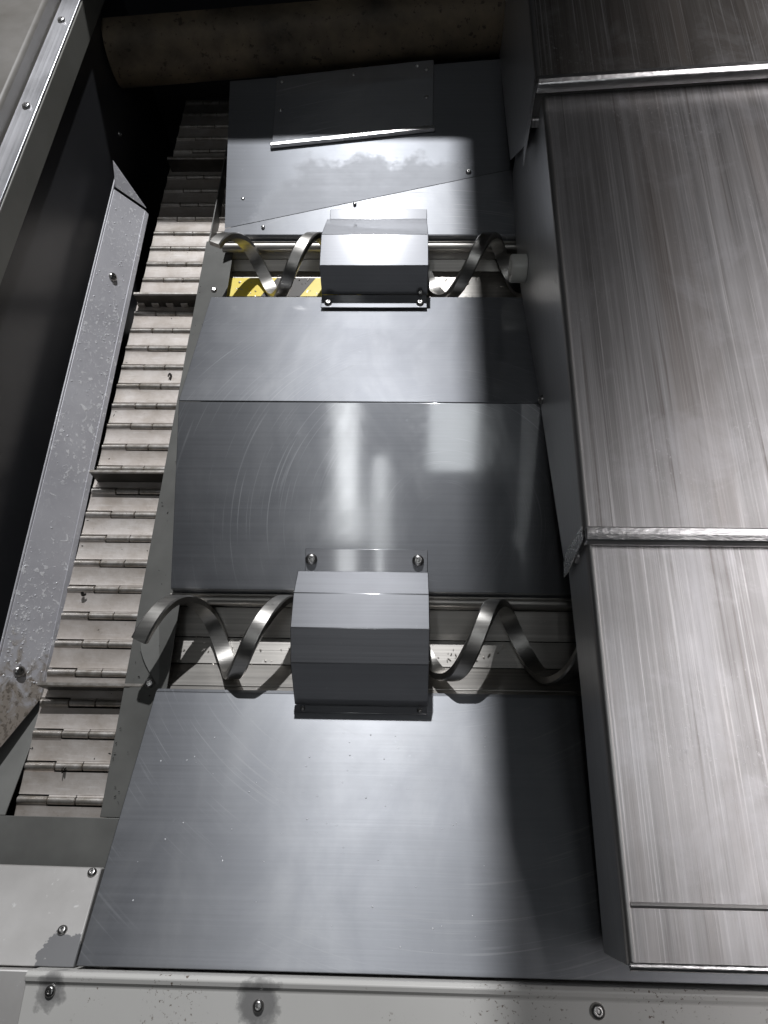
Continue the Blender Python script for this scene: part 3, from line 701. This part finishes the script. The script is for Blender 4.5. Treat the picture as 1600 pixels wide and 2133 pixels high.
# ================================================================== front rail
rail = empty('front_rail', (0, -0.15, 0.08), 'cream painted front rail along the bottom edge, with three bolts and worn paint', 'rail')
o = prism('rail_body', [(-0.372, -0.1266, 0.060), (-0.372, -0.1250, 0.1010), (-0.372, -0.1290, 0.1045), (-0.372, -0.1335, 0.1030), (-0.372, -0.1370, 0.1000), (-0.372, -0.24, 0.0960), (-0.372, -0.24, 0.0765)], (1.3, 0, 0), 'rail', rail, 0.0012); rel(o)
for (x, y), s in zip(RAIL_BOLTS, (0.8, 0.85, 1.1)):
    screw('bolt', (x, y - 0.001, 0.0995), (0, 0, 1), rail, 'btn', s)
cp = box('rail_end_block', (-0.66, -0.24, 0.06), (-0.3745, -0.1270, 0.085), 'slab', None, 0.002)
tag(cp, 'grey block left of the cream rail in the bottom left corner', 'block')

# ================================================================== small loose things
chip_spots = [(-0.415, 0.735, -0.050, 'curled dark metal chip on a conveyor slat, level with the ridge cover'),
              (-0.452, 0.078, -0.048, 'curled dark metal chip lying on the nearest hinge of the conveyor'),
              (-0.478, 0.318, -0.048, 'small dark metal chip at the left edge of the conveyor beside the guide')]
for x, y, z, lab in chip_spots:
    bm = bmesh.new(); rows = []
    for i in range(14):
        t = i / 13; a = t * 4.2
        c = Vector((0.0045 * math.cos(a) * (1 - 0.3 * t) + 0.006 * t, 0.0040 * math.sin(a), 0.004 + 0.003 * t))
        rows.append([bm.verts.new(c + Vector((0, 0, 0.0042 * (1 - 0.6 * t)))), bm.verts.new(c - Vector((0, 0, 0.0036))), bm.verts.new(c * 0.72 - Vector((0, 0, 0.0030))), bm.verts.new(c * 0.72 + Vector((0, 0, 0.0044 * (1 - 0.6 * t))))])
    for p, q in zip(rows, rows[1:]):
        for j in range(4): bm.faces.new((p[j], p[(j + 1) % 4], q[(j + 1) % 4], q[j]))
    bm.faces.new(rows[0]); bm.faces.new(rows[-1][::-1])
    bmesh.ops.recalc_face_normals(bm, faces=bm.faces)
    me = bpy.data.meshes.new('metal_chip'); bm.to_mesh(me); bm.free()
    o = link('metal_chip', me, 'black'); finish(o); o.location = (x, y, z); o.rotation_euler = (0.2, 0.3, random.uniform(0, 6))
    tag(o, lab, 'metal chip', 'loose metal chips')

def drops(name, spots, label):
    bm = bmesh.new()
    for p, nrm, r in spots:
        mt = Matrix.Translation(p) @ Vector(nrm).to_track_quat('Z', 'Y').to_matrix().to_4x4() @ Matrix.Diagonal((1, random.uniform(0.7, 1.25), 0.45, 1))
        bmesh.ops.create_icosphere(bm, subdivisions=1, radius=r, matrix=mt)
    me = bpy.data.meshes.new(name); bm.to_mesh(me); bm.free()
    o = link(name, me, 'drop'); finish(o, sharp=60); o['kind'] = 'stuff'; tag(o, label, 'droplets'); return o
sp = []
for i in range(330):
    y = random.choice([random.uniform(0.2, 1.05), random.gauss(0.82, 0.07), random.gauss(0.25, 0.06)]); y = min(1.06, max(0.19, y))
    u = random.uniform(0.05, 0.95)
    sp.append((gtop(y).lerp(gbot(y), u), gn, random.choice([0.0007, 0.001, 0.0013, 0.0018])))
drops('coolant_droplets', sp, 'coolant droplets scattered over the bright guide strip')
sp = []
for i in range(60):
    x, y = random.uniform(-0.30, 0.12), random.uniform(-0.11, 0.13)
    sp.append((Vector((x, y, zN(y))), nN, random.choice([0.0006, 0.0008, 0.0012])))
drops('coolant_droplets', sp, 'coolant droplets on the large sheet in the foreground')

def swarf(name, spots, label, mat):
    bm = bmesh.new()
    for p, r in spots:
        mt = Matrix.Translation(p) @ Matrix.Rotation(random.uniform(0, 6.3), 4, 'Z') @ Matrix.Rotation(random.uniform(-0.6, 0.6), 4, 'X') @ Matrix.Diagonal((random.uniform(0.8, 2.6), random.uniform(0.4, 0.9), random.uniform(0.25, 0.5), 1))
        bmesh.ops.create_icosphere(bm, subdivisions=1, radius=r, matrix=mt)
    for v in bm.verts: v.co += Vector((random.uniform(-1, 1), random.uniform(-1, 1), random.uniform(-1, 1))) * 0.0002
    me = bpy.data.meshes.new(name); bm.to_mesh(me); bm.free()
    o = link(name, me, mat); finish(o, sharp=20); o['kind'] = 'stuff'; tag(o, label, 'swarf'); return o
sp = []
for i in range(170):
    x = random.uniform(-0.325, 0.18); y = random.gauss(0.232, 0.016); z = -0.0625 if y < 0.262 else -0.0625 + (y - 0.262) * 0.45
    sp.append((Vector((x, min(0.275, max(0.206, y)), z + 0.0006)), random.choice([0.0008, 0.0012, 0.0018])))
for i in range(120):
    sp.append((Vector((random.uniform(-0.325, 0.18), random.uniform(0.885, 0.948), -0.0165)), random.choice([0.0008, 0.0012, 0.0018])))
swarf('swarf', sp, 'fine metal swarf scattered in the bottoms of the two troughs', 'hinge')
sp = []
for i in range(150):
    y = random.uniform(0.03, 1.05); x = random.choice([random.uniform(-0.502, -0.38), random.gauss(-0.498, 0.004), random.gauss(-0.384, 0.004)])
    sp.append((Vector((x, y, BZ + 0.0002)), random.choice([0.0006, 0.0009, 0.0013])))
for i in range(60):
    y = random.uniform(0.0, 1.0); sp.append((Vector((random.uniform(-0.375, -0.335), y, ZF + 0.0015 + 0.018 * max(0, y))), random.choice([0.0006, 0.0009])))
swarf('swarf', sp, 'fine dark swarf sprinkled along the conveyor and its frame', 'black')
